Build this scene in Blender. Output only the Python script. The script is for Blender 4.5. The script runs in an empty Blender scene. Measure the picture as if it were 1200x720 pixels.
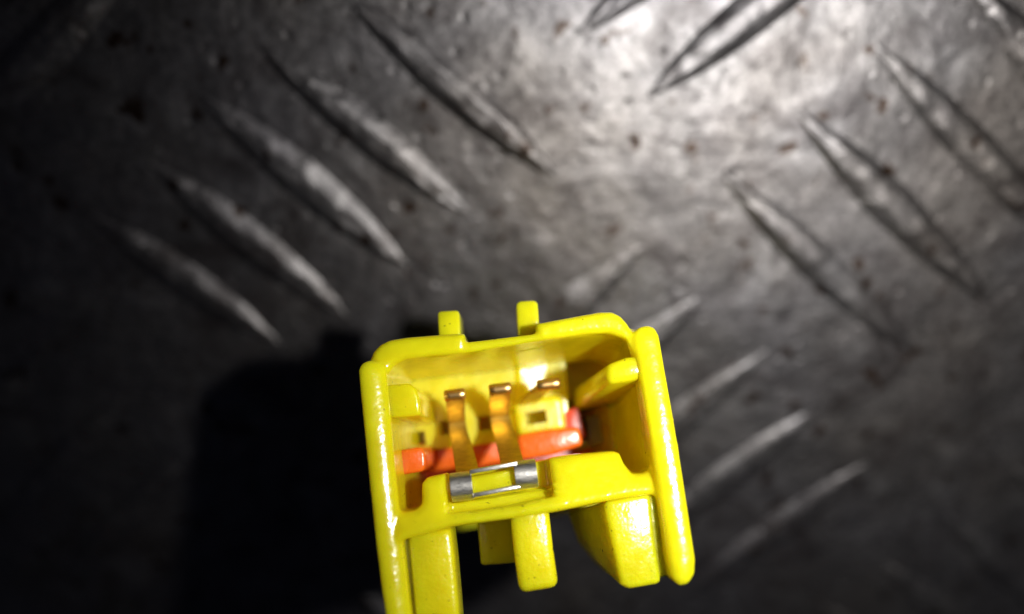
import bpy, bmesh, math, random
from mathutils import Vector, Matrix
random.seed(7)
sc = bpy.context.scene
COL = sc.collection
MM = 0.001

# ------------------------------------------------------------ camera
FPX, CX, CY = 930.0, 600.0, 360.0          # focal length / centre in photo pixels (1200x720)
H = 75.0                                   # camera height above the plate, mm
TILT = math.radians(20)
c_, s_ = math.cos(TILT), math.sin(TILT)
CR, CU, CB = Vector((1, 0, 0)), Vector((0, c_, -s_)), Vector((0, s_, c_))
CPOS = Vector((0, 0, H))
cam_d = bpy.data.cameras.new('camera')
cam = bpy.data.objects.new('camera', cam_d); COL.objects.link(cam)
cam.matrix_world = Matrix(((CR.x, CU.x, CB.x, 0), (CR.y, CU.y, CB.y, 0), (CR.z, CU.z, CB.z, H * MM), (0, 0, 0, 1)))
cam_d.sensor_width = 36.0
cam_d.lens = 36.0 * FPX / 1200.0
cam_d.clip_start = 0.001; cam_d.clip_end = 5.0
cam_d.dof.use_dof = True
cam_d.dof.focus_distance = 0.0545
cam_d.dof.aperture_fstop = cam_d.lens / 2.8
sc.camera = cam

# ------------------------------------------------------------ light: the phone's flash beside the lens, faint cool room light
w = bpy.data.worlds.new('World'); sc.world = w; w.use_nodes = True
bg = w.node_tree.nodes['Background']
bg.inputs[0].default_value = (0.55, 0.62, 1.0, 1); bg.inputs[1].default_value = 0.011
ld = bpy.data.lights.new('flash', 'AREA'); ld.shape = 'DISK'; ld.size = 0.0045
ld.energy = 0.042; ld.color = (1.0, 0.97, 0.93); ld.spread = math.radians(106)
flash = bpy.data.objects.new('flash', ld); COL.objects.link(flash)
LP = CPOS + CR * 30.5 + CU * 4 + CB * 0
LM = cam.matrix_world.copy(); LM.translation = LP * MM
flash.matrix_world = LM
sc.view_settings.view_transform = 'Standard'
sc.view_settings.look = 'None'
sc.view_settings.exposure = 0.0
sc.view_settings.gamma = 1.0
sc.cycles.max_bounces = 16; sc.cycles.diffuse_bounces = 10

def ray(px, py):
    return CR * ((px - CX) / FPX) + CU * ((CY - py) / FPX) - CB

def on_plate(px, py):
    d = ray(px, py); k = H / -d.z
    return CPOS + d * k

# ------------------------------------------------------------ connector frame (mm)
D0 = 52.5
ORG = CPOS + ray(610, 520) * D0
axis = ray(600, 512).normalized()          # towards the rear of the connector
LZ = -axis
roll = math.radians(6.5)
up = CR * -math.sin(roll) + CU * math.cos(roll)
LY = (up - LZ * up.dot(LZ)).normalized()
LX = LY.cross(LZ).normalized()

def P(px, py, z):
    """photo pixel -> connector-local mm on the plane local z"""
    d = ray(px, py)
    k = (z - (CPOS - ORG).dot(LZ)) / d.dot(LZ)
    q = CPOS + d * k - ORG
    return Vector((q.dot(LX), q.dot(LY), z))

BASE = Vector((0, 0, -33))                 # local point near the rear end: origin of the root empty
def to_world(v):
    return ORG + LX * v.x + LY * v.y + LZ * v.z

# ------------------------------------------------------------ materials
def newmat(name):
    m = bpy.data.materials.new(name); m.use_nodes = True
    nt = m.node_tree
    return m, nt, nt.nodes['Principled BSDF']
def node(nt, t, **kw):
    n = nt.nodes.new(t)
    for k, v in kw.items(): setattr(n, k, v)
    return n
def coords(nt, scale):
    tc = node(nt, 'ShaderNodeTexCoord'); mp = node(nt, 'ShaderNodeMapping')
    mp.inputs['Scale'].default_value = (scale if isinstance(scale, tuple) else (scale,) * 3)
    nt.links.new(tc.outputs['Object'], mp.inputs['Vector'])
    return mp.outputs['Vector']
def noise(nt, vec, scale, detail=4, rough=0.55, dist=0):
    n = node(nt, 'ShaderNodeTexNoise')
    n.inputs['Scale'].default_value = scale; n.inputs['Detail'].default_value = detail
    n.inputs['Roughness'].default_value = rough; n.inputs['Distortion'].default_value = dist
    nt.links.new(vec, n.inputs['Vector'])
    return n.outputs['Fac']
def ramp(nt, fac, stops):
    r = node(nt, 'ShaderNodeValToRGB')
    e = r.color_ramp.elements
    while len(e) < len(stops): e.new(0.5)
    for el, (p, col) in zip(e, stops):
        el.position = p; el.color = (*col, 1) if len(col) == 3 else col
    nt.links.new(fac, r.inputs['Fac'])
    return r.outputs['Color']
def mix(nt, fac, a, b, mode='MIX'):
    m = node(nt, 'ShaderNodeMix', data_type='RGBA', blend_type=mode)
    for sock, v in ((m.inputs[0], fac), (m.inputs[6], a), (m.inputs[7], b)):
        if isinstance(v, (int, float)): sock.default_value = v
        elif isinstance(v, tuple): sock.default_value = (*v, 1)
        else: nt.links.new(v, sock)
    return m.outputs[2]
def bump(nt, height, strength, dist, prev=None):
    b = node(nt, 'ShaderNodeBump')
    b.inputs['Strength'].default_value = strength; b.inputs['Distance'].default_value = dist * MM
    nt.links.new(height, b.inputs['Height'])
    if prev: nt.links.new(prev, b.inputs['Normal'])
    return b.outputs['Normal']

def plastic(name, colour, rough=0.3, dirt=True, sss=0.8, grain=0.05):
    m, nt, b = newmat(name)
    v = coords(nt, 1000.0)
    tone = noise(nt, v, 0.35, 3)
    dark = tuple(x * 0.8 for x in colour)
    col = ramp(nt, tone, [(0.3, dark), (0.7, colour)])
    if dirt:
        sp = noise(nt, v, 2.6, 2, 0.5)
        where = noise(nt, v, 0.22, 2)
        mul = node(nt, 'ShaderNodeMath', operation='MULTIPLY')
        nt.links.new(ramp(nt, sp, [(0.69, (0, 0, 0)), (0.73, (1, 1, 1))]), mul.inputs[0])
        nt.links.new(ramp(nt, where, [(0.45, (0, 0, 0)), (0.6, (1, 1, 1))]), mul.inputs[1])
        col = mix(nt, mul.outputs[0], col, (0.05, 0.04, 0.01))
    nt.links.new(col, b.inputs['Base Color'])
    nt.links.new(ramp(nt, noise(nt, v, 1.4, 4), [(0.3, (rough * .8,) * 3), (0.7, (rough * 1.3,) * 3)]), b.inputs['Roughness'])
    b.inputs['Subsurface Weight'].default_value = sss
    b.inputs['Subsurface Radius'].default_value = (1.0, 0.7, 0.05)
    b.inputs['Subsurface Scale'].default_value = 0.0036
    b.inputs['IOR'].default_value = 1.55
    b.inputs['Specular IOR Level'].default_value = 0.75
    n1 = bump(nt, noise(nt, v, 5.0, 3), grain, 0.06)
    n2 = bump(nt, noise(nt, v, 1.5, 2), 0.26, 0.16, n1)
    nt.links.new(n2, b.inputs['Normal'])
    return m
def metal(name, colour, rough, streak=1.0, tarnish=None):
    m, nt, b = newmat(name)
    v = coords(nt, (900.0, 2500.0, 2500.0))
    n = noise(nt, v, 1.6, 5, 0.65)
    dk = tarnish or tuple(x * .45 for x in colour)
    nt.links.new(ramp(nt, n, [(0.3, dk), (0.62, colour)]), b.inputs['Base Color'])
    b.inputs['Metallic'].default_value = 1.0
    nt.links.new(ramp(nt, n, [(0.3, (rough * 1.5,) * 3), (0.7, (rough * .8,) * 3)]), b.inputs['Roughness'])
    nt.links.new(bump(nt, n, 0.35 * streak, 0.05), b.inputs['Normal'])
    return m
YELLOW = plastic('yellow_plastic', (0.90, 0.775, 0.008), 0.17)
SATIN = plastic('yellow_satin_plastic', (0.90, 0.775, 0.008), 0.33, dirt=False)
TEXTURED = plastic('yellow_textured_plastic', (0.90, 0.775, 0.008), 0.22, grain=0.55)
ORANGE = plastic('orange_plastic', (0.88, 0.145, 0.012), 0.26, dirt=False, sss=0.3)
RED = plastic('red_plastic', (0.6, 0.05, 0.008), 0.35, dirt=False, sss=0.1)
PALE = plastic('pale_green_plastic', (0.42, 0.5, 0.25), 0.4, dirt=False)
DARK = plastic('dark_grey_plastic', (0.20, 0.24, 0.25), 0.4, dirt=False)
GOLD = metal('gold_plating', (0.66, 0.46, 0.10), 0.33, 0.6, (0.42, 0.27, 0.05))
BRASS = metal('brass_tip', (0.85, 0.55, 0.22), 0.3, 0.6, (0.45, 0.24, 0.08))
TIN = metal('tin_plating', (0.80, 0.79, 0.75), 0.35, 1.4, (0.5, 0.48, 0.44))

def plate_material():
    m, nt, b = newmat('worn_steel')
    ge = node(nt, 'ShaderNodeNewGeometry'); mp = node(nt, 'ShaderNodeMapping')
    mp.inputs['Scale'].default_value = (1000.0,) * 3
    nt.links.new(ge.outputs['Position'], mp.inputs['Vector'])
    v = mp.outputs['Vector']              # one pattern runs over plate and bars alike
    big = noise(nt, v, 0.045, 4, 0.6)
    mid = noise(nt, v, 0.28, 6, 0.65, 0.6)
    fine = noise(nt, v, 1.3, 5, 0.7)
    col = ramp(nt, mid, [(0.25, (0.075, 0.072, 0.072)), (0.48, (0.145, 0.14, 0.14)), (0.62, (0.16, 0.156, 0.154)), (0.78, (0.22, 0.213, 0.208))])
    col = mix(nt, 0.5, col, ramp(nt, fine, [(0.32, (0.02, 0.019, 0.019)), (0.68, (0.27, 0.26, 0.255))]))
    # light scuffs
    sf = ramp(nt, noise(nt, v, 0.16, 8, 0.75, 0.8), [(0.5, (0, 0, 0)), (0.66, (1, 1, 1))])
    col = mix(nt, sf, col, (0.23, 0.225, 0.22))
    # grime blotches
    gr = ramp(nt, noise(nt, v, 0.11, 6, 0.7, 1.2), [(0.48, (0, 0, 0)), (0.68, (1, 1, 1))])
    col = mix(nt, gr, col, (0.05, 0.044, 0.043))
    tint = ramp(nt, noise(nt, v, 0.03, 3), [(0.35, (0.92, 0.91, 1.0)), (0.5, (0.98, 0.97, 1.0)), (0.68, (1.0, 0.94, 0.89))])
    col = mix(nt, 1.0, col, tint, 'MULTIPLY')
    # small rust freckles
    ru = ramp(nt, noise(nt, v, 0.33, 3, 0.5), [(0.63, (0, 0, 0)), (0.68, (1, 1, 1))])
    col = mix(nt, ru, col, (0.03, 0.016, 0.009))
    # pits
    pits = node(nt, 'ShaderNodeTexVoronoi'); pits.inputs['Scale'].default_value = 0.42
    nt.links.new(v, pits.inputs['Vector'])
    nt.links.new(col, b.inputs['Base Color'])
    met = ramp(nt, gr, [(0, (0.97,) * 3), (1, (0.85,) * 3)])
    nt.links.new(met, b.inputs['Metallic'])
    b.inputs['Roughness'].default_value = 0.5
    rg = ramp(nt, mid, [(0.25, (0.58,) * 3), (0.75, (0.40,) * 3)])
    nt.links.new(rg, b.inputs['Roughness'])
    b.inputs['Coat Weight'].default_value = 0.5
    b.inputs['Coat Roughness'].default_value = 0.27
    sv = node(nt, 'ShaderNodeMapping'); sv.inputs['Rotation'].default_value = (0, 0, 0.5); sv.inputs['Scale'].default_value = (0.12, 2.2, 1)
    nt.links.new(v, sv.inputs['Vector'])
    scr = noise(nt, sv.outputs['Vector'], 1.0, 5, 0.7)
    n0 = bump(nt, scr, 0.35, 0.08)
    n1 = bump(nt, fine, 0.6, 0.12, n0)
    n2 = bump(nt, mid, 0.3, 0.4, n1)
    n3 = bump(nt, ramp(nt, pits.outputs['Distance'], [(0.0, (0, 0, 0)), (0.22, (1, 1, 1))]), 0.35, 0.3, n2)
    n4 = bump(nt, big, 0.5, 2.0, n3)
    nt.links.new(n4, b.inputs['Normal']); nt.links.new(n4, b.inputs['Coat Normal'])
    return m
STEEL = plate_material()

# ------------------------------------------------------------ mesh helpers
def link(name, me, mat, parent=None):
    o = bpy.data.objects.new(name, me); COL.objects.link(o)
    if mat: me.materials.clear(); me.materials.append(mat)
    o.parent = parent
    return o
def smooth(me, angle=35):
    for p in me.polygons: p.use_smooth = True
    me.set_sharp_from_angle(angle=math.radians(angle))
def loft_bm(bm, rings):
    vs = [[bm.verts.new(v) for v in r] for r in rings]
    n = len(rings[0])
    for a, b in zip(vs, vs[1:]):
        for i in range(n):
            bm.faces.new((a[i], a[(i + 1) % n], b[(i + 1) % n], b[i]))
    bm.faces.new(vs[0][::-1]); bm.faces.new(vs[-1])
def inset(poly, d):
    n = len(poly); area = sum(poly[i].x * poly[(i + 1) % n].y - poly[(i + 1) % n].x * poly[i].y for i in range(n))
    sg = 1 if area > 0 else -1
    out = []
    for i in range(n):
        a, p, q = poly[i - 1], poly[i], poly[(i + 1) % n]
        e1 = (p - a).xy; e2 = (q - p).xy
        e1.normalize(); e2.normalize()
        n1 = Vector((-e1.y, e1.x)) * sg; n2 = Vector((-e2.y, e2.x)) * sg
        m = n1 + n2; den = 1 + n1.dot(n2)
        m = m / max(den, 0.5)
        out.append(Vector((p.x + m.x * d, p.y + m.y * d, p.z)))
    return out
def prism(bm, px, z0, z1, rnd=0.0, flat=1.0, back=None, seg=5, tilt=None, shift=0.0):
    """outline given in photo pixels on plane z0, run back to z1 (optionally to another outline)"""
    f = [P(x, y, z0) for x, y in px]
    b = [P(x, y, z1) for x, y in back] if back else [Vector((v.x + shift, v.y, z1)) for v in f]
    rings = []
    if rnd:
        for k in range(seg):
            t = math.pi / 2 * k / seg
            r = inset(f, rnd * (1 - math.sin(t)))
            z = z0 - rnd * flat * (1 - math.cos(t))
            rings.append([Vector((v.x, v.y, z)) for v in r])
        rings.append([Vector((v.x, v.y, z0 - rnd * flat)) for v in f])
    else:
        rings.append(f)
    if tilt:                                # lean the front face: (dz per mm up, dz per mm right, reference pixel)
        ref = P(*tilt[2], z0)
        for rg in rings:
            for v in rg: v.z += tilt[0] * (v.y - ref.y) + tilt[1] * (v.x - ref.x)
    rings.append(b)
    loft_bm(bm, rings)
def finish(bm, scale=True):
    bmesh.ops.recalc_face_normals(bm, faces=bm.faces)
    me = bpy.data.meshes.new('m')
    if scale:
        for v in bm.verts: v.co = (v.co - BASE) * MM
    bm.to_mesh(me); bm.free()
    return me
def mould(bm, voxel=0.13, it=7, cut=None):
    """fuse overlapping solids into one moulded skin with softened edges"""
    bmesh.ops.recalc_face_normals(bm, faces=bm.faces)
    me = bpy.data.meshes.new('raw'); bm.to_mesh(me); bm.free()
    o = bpy.data.objects.new('raw', me); COL.objects.link(o)
    md = o.modifiers.new('r', 'REMESH'); md.mode = 'VOXEL'; md.voxel_size = voxel; md.adaptivity = 0
    sm = o.modifiers.new('s', 'SMOOTH'); sm.factor = 0.5; sm.iterations = it
    co = None
    if cut:
        bmesh.ops.recalc_face_normals(cut, faces=cut.faces)
        cm = bpy.data.meshes.new('cut'); cut.to_mesh(cm); cut.free()
        co = bpy.data.objects.new('cut', cm); COL.objects.link(co)
        bo = o.modifiers.new('b', 'BOOLEAN'); bo.operation = 'DIFFERENCE'; bo.solver = 'EXACT'; bo.object = co
    dg = bpy.context.evaluated_depsgraph_get()
    ev = bpy.data.meshes.new_from_object(o.evaluated_get(dg))
    bpy.data.objects.remove(o)
    if co: bpy.data.objects.remove(co)
    ev.transform(Matrix.Scale(MM, 4) @ Matrix.Translation(-BASE))
    for p in ev.polygons: p.use_smooth = True
    return ev
def part(name, mat, parent, pieces, bev=0.12, segs=2):
    """pieces: list of prism argument tuples"""
    bm = bmesh.new()
    for a in pieces: prism(bm, *a[:3], **(a[3] if len(a) > 3 else {}))
    bmesh.ops.recalc_face_normals(bm, faces=bm.faces)
    if bev:
        ed = [e for e in bm.edges if len(e.link_faces) == 2 and e.calc_face_angle(0) > math.radians(32)]
        bmesh.ops.bevel(bm, geom=ed, offset=bev, segments=segs, profile=0.5, affect='EDGES', clamp_overlap=True)
    me = finish(bm); smooth(me, 40)
    return link(name, me, mat, parent)

# ------------------------------------------------------------ tread plate
plate_me = bpy.data.meshes.new('plate')
bm = bmesh.new()
N, S = 120, 190.0
grid = [[bm.verts.new(((i / N - .5) * 2 * S * MM, ((j / N - .5) * 2 * S - 30) * MM, 0)) for j in range(N + 1)] for i in range(N + 1)]
for i in range(N):
    for j in range(N):
        bm.faces.new((grid[i][j], grid[i + 1][j], grid[i + 1][j + 1], grid[i][j + 1]))
bm.to_mesh(plate_me); bm.free()
plate = link('floor_tread_plate', plate_me, STEEL)
plate['kind'] = 'structure'
plate['label'] = 'worn grey steel tread plate with raised bars under the connector'

from mathutils import noise as mnoise
def bar_mesh(seed):
    bm = bmesh.new(); L, W, HH = 13.2, 2.15, 0.85
    nu, nv = 44, 16
    so = Vector((seed * 13.7, seed * 5.1, seed * 2.3))
    rows = []
    for i in range(nu + 1):
        u = -1 + 2 * i / nu
        wob = mnoise.noise(Vector((u * 3.2, 0, 0)) + so)
        wv = W * (1 - abs(u) ** 2.0) ** 0.85 * (1 + .07 * wob) + 0.02
        hv = HH * (1 - abs(u) ** 2.4) ** 0.9 * (1 + .15 * mnoise.noise(Vector((u * 2.3, 5, 0)) + so))
        cen = .15 * mnoise.noise(Vector((u * 1.6, 9, 3)) + so) * (1 - abs(u))
        row = []
        for j in range(nv + 1):
            t = -1 + 2 * j / nv
            prof = (1 - abs(t) ** 2.2) ** 1.35
            prof = min(prof, 0.86 + 0.05 * prof)          # tops worn flat
            x, y = u * L, t * wv + cen
            q = Vector((x * .7, y * .9, 0)) + so
            jit = (.16 * mnoise.noise(q) + .10 * mnoise.noise(q * 2.6) - .22 * max(0, mnoise.noise(q * 1.3 + Vector((7, 7, 7))) - .25)) * min(1, prof * 1.6)
            ed = .05 * mnoise.noise(q * 1.9 + Vector((0, 0, 4)))
            row.append(bm.verts.new((x * MM, (y + ed) * MM, (hv * prof + jit - 0.07) * MM)))
        rows.append(row)
    for a, b in zip(rows, rows[1:]):
        for j in range(nv):
            bm.faces.new((a[j], b[j], b[j + 1], a[j + 1]))
    bmesh.ops.recalc_face_normals(bm, faces=bm.faces)
    me = bpy.data.meshes.new('tread_bar'); bm.to_mesh(me); bm.free()
    for p in me.polygons: p.use_smooth = True
    me.materials.append(STEEL)
    return me
bar_data = [bar_mesh(i + 1) for i in range(12)]
nb = 0
def bar(mid, ang, length=25.6, high=1.0):
    global nb
    o = bpy.data.objects.new('tread_bar', bar_data[nb % 12]); COL.objects.link(o); nb += 1
    o.parent = plate
    o.location = (mid[0] * MM, mid[1] * MM, 0)
    o.rotation_euler = (0, 0, math.radians(ang))
    o.scale = (length / 25.6, random.uniform(.92, 1.08), random.uniform(.85, 1.05) * high)
def bar_from(start, ang, length=25.6, high=1.0):
    a = math.radians(ang)
    bar((start[0] + math.cos(a) * length / 2, start[1] + math.sin(a) * length / 2), ang, length, high)
# quintet running "\" left of the highlight
for a, b in [((105, 252), (328, 404)), ((174, 190), (408, 373)), ((233, 110), (478, 314)), ((300, 50), (552, 254)), ((405, -6), (657, 212))]:
    A, B = on_plate(*a), on_plate(*b); d = B - A
    bar(((A + B) / 2).xy, math.degrees(math.atan2(d.y, d.x)), d.length)
# quintet "\" on the right
for k, (x, y) in enumerate([(19.8, -13.7), (26.0, -7.8), (32.5, -2.2), (39.3, 3.6), (45.9, 9.5)]):
    bar_from((x, y), -40.8, 29.5)
# quintet "/" behind the connector (upper right ends)
for x, y in [(12.7, -21.0), (19.0, -26.2), (26.1, -32.2), (32.2, -38.8), (38.6, -45.3)]:
    bar_from((x, y), 180 + 43.5, 25.6, 0.6)
# quintet "/" above (lower left tips)
for x, y in [(12.4, -6.8), (6.0, -1.3), (-.4, 4.3), (-6.8, 9.8), (-13.2, 15.4)]:
    bar_from((x, y), 39.5, 26)
# quintet "/" lower left
for x, y in [(-53.6, -24.8), (-47.2, -31), (-40.8, -37.2), (-34.4, -43.4), (-28, -49.6)]:
    bar_from((x, y), 180 + 45.5, 25.6)
# quintet "/" upper left
for x, y in [(-52, -10.3), (-58.4, -4.3), (-64.8, 1.5)]:
    bar_from((x, y), 39, 26)
# "\" below, and lower right
p0 = on_plate(385, 678)
for k in range(-2, 3):
    bar_from((p0.x + 6.3 * k, p0.y + 6.2 * k * 1.0), -41, 25.6) if k <= 0 else None
p1 = on_plate(1108, 604)
for k in range(-2, 3):
    bar_from((p1.x + 6.3 * k, p1.y + 6.0 * k), -41, 25.6)

# ------------------------------------------------------------ connector
root = bpy.data.objects.new('electrical_connector', None); COL.objects.link(root)
root.empty_display_size = 0.005
R = Matrix((LX, LY, LZ)).transposed().to_4x4()
R.translation = to_world(BASE) * MM
root.matrix_world = R
root['label'] = 'yellow plastic wiring connector with open mouth standing on the tread plate'
root['category'] = 'connector'

ZB = -24.0
bm = bmesh.new()
LEFT = [(419, 433), (423, 425), (432, 421), (442, 424), (450, 434), (454, 470), (459, 525), (467, 600), (474, 660), (480, 715), (484, 748),
        (478, 756), (464, 757), (457, 748), (452, 720), (446, 680), (438, 615), (430, 540), (424, 485)]
RIGHT = [(744, 398), (746, 387), (753, 381), (762, 379), (770, 382), (775, 391), (782, 435), (790, 483), (797, 530), (803, 572), (810, 625),
         (814, 655), (813, 672), (806, 683), (795, 686), (787, 678), (782, 650), (777, 612), (771, 572), (764, 520), (757, 470), (750, 430)]
prism(bm, LEFT, 0, ZB, 0.85, flat=0.42, seg=8, shift=1.0, tilt=(-0.04, -0.28, (447, 560)))
prism(bm, RIGHT, 0, -2.4, 0.85, flat=0.42, seg=8, shift=-0.2, tilt=(-0.076, 0, (790, 530)))
# roof: two raised lips joined by a thinner strip
prism(bm, [(430, 430), (436, 413), (444, 404), (456, 398), (476, 395), (510, 392), (545, 390), (545, 414), (500, 418), (474, 421), (462, 427), (454, 440), (448, 455), (434, 455)], -1.0, ZB, 0.45)
prism(bm, [(538, 402), (630, 391), (634, 399), (600, 405), (538, 415)], -1.1, ZB, 0.2)
prism(bm, [(627, 379), (660, 373), (703, 365), (718, 365), (728, 370), (736, 379), (750, 402), (752, 420), (744, 428), (735, 398), (715, 390), (690, 391), (630, 400)], -1.0, ZB, 0.45)
# sloping ceiling inside
prism(bm, [(450, 424), (545, 416), (632, 401), (708, 391), (742, 400), (742, 385), (632, 392), (545, 403), (450, 410)], -1.7, -11.5,
      back=[(470, 449), (545, 441), (632, 431), (690, 424), (712, 428), (712, 405), (632, 408), (545, 417), (470, 425)])
# tapering inner cheeks
prism(bm, [(450, 440), (459, 525), (466, 590), (455, 590), (446, 525), (440, 440)], -1.5, -20,
      back=[(490, 455), (492, 525), (498, 568), (480, 568), (474, 525), (474, 455)])
prism(bm, [(748, 410), (757, 470), (771, 576), (787, 576), (773, 470), (764, 400)], -1.5, -21,
      back=[(700, 440), (704, 490), (714, 572), (726, 572), (715, 490), (711, 440)])
# cross bar with its notch
LOW = [(776, 580), (740, 584), (700, 591), (650, 601), (600, 609), (560, 614), (530, 618), (500, 626), (478, 632), (464, 636)]
prism(bm, [(460, 597), (472, 601), (486, 599), (493, 592), (494, 585), (492, 568), (498, 561), (521, 556), (525, 605), (588, 596), (650, 583), (644, 538),
           (668, 534), (722, 529), (730, 532), (735, 546), (743, 556), (756, 556), (764, 550), (770, 545)] + LOW, -0.15, -3.4, 0.5, tilt=(-0.3, -0.025, (620, 606)))
prism(bm, [(494, 592), (494, 566), (524, 558), (600, 546), (644, 539), (722, 531), (735, 548), (742, 556), (742, 584), (494, 622)], -3.0, -6)
prism(bm, [(460, 604), (494, 596), (742, 558), (772, 556)] + LOW, -2.0, ZB)
# rear wall
prism(bm, [(474, 440), (712, 410), (740, 585), (492, 622)], ZB + 1.5, ZB - 0.5)
prism(bm, [(655, 425), (712, 418), (735, 560), (660, 575)], -15.0, ZB)
prism(bm, [(655, 412), (722, 402), (722, 462), (655, 472)], -12.5, ZB)
housing = link('housing', mould(bm), YELLOW, root)

def ypart(name, pieces, bev=0.25, parent=None, mat=None, segs=3):
    return part(name, mat or YELLOW, parent or housing, pieces, bev, segs)
# legs, pillar, lugs under the bar
ypart('leg', [([(478, 628), (528, 620), (532, 655), (537, 710), (540, 750), (490, 752)], -0.6, -5.0), ([(462, 630), (490, 626), (502, 752), (474, 752)], -1.25, -5.2)], .35, mat=TEXTURED)
ypart('leg', [([(708, 588), (763, 578), (768, 630), (776, 684), (737, 691), (728, 686)], -0.7, -11.0, dict(tilt=(-0.02, -0.02, (745, 640)), back=[(664, 600), (726, 590), (730, 625), (735, 662), (700, 664), (676, 634)])), ([(750, 582), (792, 575), (804, 672), (764, 680)], -1.05, -8.0)], .35, mat=TEXTURED)
ypart('pillar', [([(597, 600), (643, 594), (648, 640), (655, 689), (609, 697), (603, 655)], -0.7, -6.0)], .5, mat=TEXTURED)
ypart('lug', [([(558, 600), (600, 594), (606, 660), (564, 663)], -6.0, -9.0)], .2, mat=TEXTURED)
# locking posts above the roof
ypart('locking_post', [([(513, 367), (516, 365), (535, 364), (538, 366), (541, 420), (516, 422)], -3.5, -7.5)], .2)
ypart('locking_post', [([(605, 356), (610, 353), (626, 352), (630, 355), (634, 408), (608, 412)], -3.5, -7.5)], .2)
# guide ribs inside the mouth
ypart('guide_rib', [([(446, 452), (478, 449), (487, 455), (491, 466), (493, 487), (452, 490)], -1.2, -11.5,
      dict(back=[(480, 466), (503, 464), (508, 470), (510, 480), (511, 497), (484, 500)]))], .25)
ypart('guide_rib', [([(711, 427), (735, 418), (764, 414), (772, 440), (740, 446), (713, 450)], -0.9, -15,
      dict(back=[(661, 463), (690, 456), (712, 455), (720, 478), (690, 482), (664, 490)]))], .45)
# terminal block with its cavities
def terminal_block():
    bm = bmesh.new()
    prism(bm, [(478, 440), (662, 415), (668, 510), (482, 530)], -10.6, -23)
    prism(bm, [(602, 476), (607, 471), (652, 465), (658, 469), (662, 503), (608, 511)], -9.3, -12, 0.3)
    # shoulder added to catch the flash as a highlight, turned a little right
    prism(bm, [(606, 430), (664, 420), (668, 466), (608, 474)], -10.4, -14, 0.25, tilt=(0.07, -0.18, (620, 450)))
    cut = bmesh.new()
    for q in ([(615, 484), (640, 480), (642, 494), (617, 498)], [(512, 494), (526, 492), (528, 508), (514, 510)],
              [(558, 488), (573, 486), (575, 503), (560, 505)], [(470, 508), (494, 505), (496, 522), (472, 525)]):
        prism(cut, [(600 + (x - 600) * 1.0, y) for x, y in q], -8.5, -12.6)
    me = mould(bm, 0.11, 3, cut)
    smooth(me, 45)
    return link('terminal_block', me, SATIN, housing)
terminal_block()
ypart('clip_core', [([(546, 560), (612, 548), (614, 570), (548, 584)], -1.15, -3.5, dict(rnd=.4))], 0)
ypart('clip_ledge', [([(552, 586), (640, 572), (642, 580), (553, 596)], -2.3, -3.5)], .1)

# rear cover, its cut end flat on the plate
bm = bmesh.new()
ring0 = [P(x, y, ZB + 3) for x, y in [(476, 440), (712, 408), (742, 590), (492, 628)]]
ring0 = [Vector((v.x, v.y, ZB + 3)) for v in ring0]
def down(v):
    wv = to_world(v); k = (wv.z + 0.03) / LZ.z
    return Vector((v.x, v.y, v.z - k))
mids = [Vector((v.x, v.y, ZB - 2)) for v in ring0]
cen = sum(ring0, Vector()) / 4
ends = [down(v) for v in ring0]
loft_bm(bm, [ring0, mids, ends])
me = finish(bm); smooth(me, 30)
link('rear_cover', me, YELLOW, root)

# orange secondary lock inside
lock = part('secondary_lock', ORANGE, root, [([(486, 521), (560, 512), (612, 506), (616, 540), (560, 548), (490, 556)], -11.2, -14)], .4, 3)
part('lock_base', RED, lock, [([(468, 548), (690, 516), (702, 552), (478, 598)], -13, -22)], .2)  # orange base lying in shadow; that shade is put into its red colour
part('lock_foot', ORANGE, lock, [([(455, 530), (492, 524), (498, 530), (499, 546), (495, 553), (456, 559)], -3.6, -12)], .3, 3)
part('lock_latch', ORANGE, lock, [([(606, 510), (640, 504), (679, 500), (684, 522), (650, 533), (609, 540)], -8.6, -13)], .35, 3)
part('lock_post', RED, lock, [([(661, 482), (677, 476), (687, 512), (664, 518)], -10.5, -16)], .2)
part('slot_cover', DARK, root, [([(687, 490), (703, 487), (707, 519), (692, 523)], -11.5, -23)], .1)
part('seal_edge', PALE, root, [([(672, 517), (690, 514), (692, 524), (675, 528)], -12.0, -14), ([(680, 480), (691, 478), (694, 496), (684, 498)], -17, -19)], .1)

# gold spring contacts
def strip(name, mat, parent, stations, th=0.28):
    bm = bmesh.new(); rings = []
    for k, (xl, xr, y, z) in enumerate(stations):
        dy = (xr - xl) * 0.5 * 0.115
        a, b = P(xl, y + dy, z + .1), P(xr, y - dy, z - .1)
        pa = stations[max(k - 1, 0)]; pb = stations[min(k + 1, len(stations) - 1)]
        t = P((pb[0] + pb[1]) / 2, pb[2], pb[3]) - P((pa[0] + pa[1]) / 2, pa[2], pa[3])
        n = (b - a).cross(t).normalized()
        rings.append([a, b, b - n * th, a - n * th])
    loft_bm(bm, rings)
    bmesh.ops.recalc_face_normals(bm, faces=bm.faces)
    bmesh.ops.bevel(bm, geom=[e for e in bm.edges if e.calc_face_angle(0) > math.radians(60)], offset=.06, segments=2, affect='EDGES', clamp_overlap=True)
    me = finish(bm); smooth(me, 50)
    return link(name, me, mat, parent)
clip = part('shorting_clip', TIN, root, [([(550, 551), (606, 541), (606, 546), (550, 556)], -0.7, -2.2)], .06)
part('clip_rail', TIN, clip, [([(551, 579), (608, 568), (611, 572), (553, 584)], -0.75, -2.6)], .06)
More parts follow.
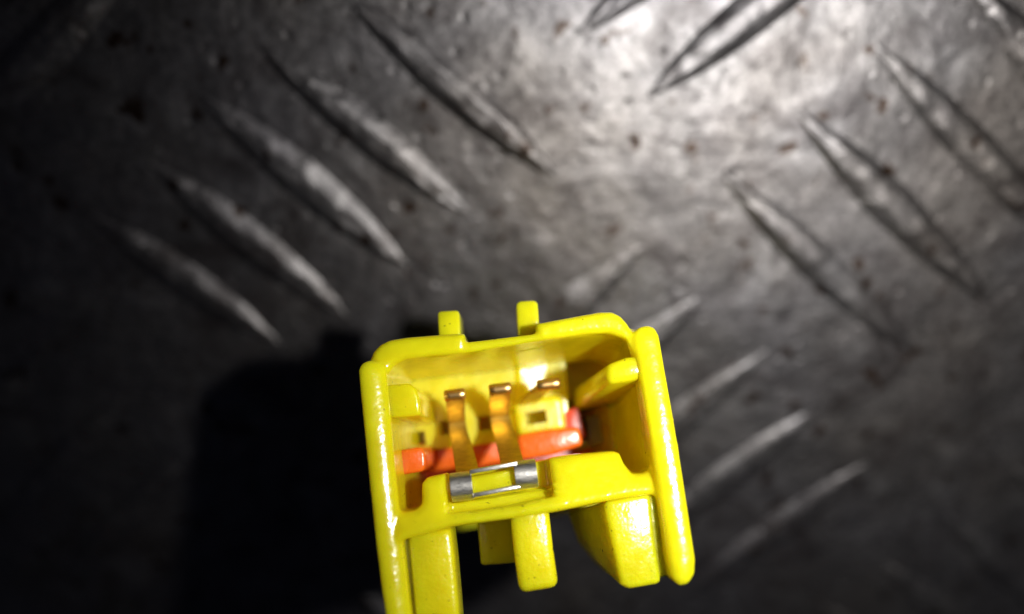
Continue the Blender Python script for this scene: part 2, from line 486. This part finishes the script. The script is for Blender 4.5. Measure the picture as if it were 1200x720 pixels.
def roll_end(x0, x1, cy, r=0.95):
    bm = bmesh.new(); rings = []
    a = P(x0, cy + (x1 - x0) * .06, -1.3); b = P(x1, cy - (x1 - x0) * .06, -1.3)
    for k in range(17):
        t = math.radians(-115 + 230 * k / 16)
        off = Vector((0, math.sin(t) * r, math.cos(t) * r * .85))
        ofi = off * ((r - .17) / r)
        rings.append([a + off, b + off, b + ofi, a + ofi])
    loft_bm(bm, rings)
    bmesh.ops.recalc_face_normals(bm, faces=bm.faces)
    bmesh.ops.bevel(bm, geom=[e for e in bm.edges if e.calc_face_angle(0) > math.radians(60)], offset=.04, segments=2, affect='EDGES', clamp_overlap=True)
    me = finish(bm); smooth(me, 50)
    link('clip_roll', me, TIN, clip)
roll_end(528.5, 554, 570); roll_end(603.5, 629, 556)
def tip(parent, xl, xr, y, z, r=0.42):
    bm = bmesh.new(); n = 12
    dy = (xr - xl) * .06
    a, b = P(xl, y + dy, z), P(xr, y - dy, z)
    rings = []
    for k in range(7):
        t = k / 6; sc_ = 1 if 0 < k < 6 else .75
        p = a.lerp(b, (0.0, .06, .3, .5, .7, .94, 1)[k])
        rings.append([p + Vector((0, math.cos(q) * r * sc_, math.sin(q) * r * .8 * sc_)) for q in (2 * math.pi * i / n for i in range(n))])
    loft_bm(bm, rings)
    me = finish(bm); smooth(me, 50)
    link('contact_tip', me, BRASS, parent)
s1 = strip('contact_spring', GOLD, root, [(535, 562, 556, -3.3), (533, 559, 543, -4.6), (530, 553, 522, -7.0), (527, 548, 507, -8.2), (526, 546, 496, -8.4), (525, 545, 486, -7.9), (523, 545, 476, -7.0), (523, 544, 467, -6.0)])
tip(s1, 520.5, 545, 463, -5.2)
s2 = strip('contact_spring', GOLD, root, [(588, 616, 548, -3.3), (586, 612, 536, -4.6), (581, 606, 515, -7.0), (577, 600, 500, -8.2), (575, 597, 489, -8.4), (574, 597, 479, -7.9), (574, 598, 469, -7.0), (574, 598, 460, -6.0)])
tip(s2, 573, 599, 456, -5.2)
s3 = strip('contact_spring', GOLD, root, [(600, 622, 484, -10.6), (606, 628, 475, -9.6), (616, 640, 464, -7.6), (629, 654, 454, -6.0)], .3)
tip(s3, 629, 656, 450.5, -5.2)
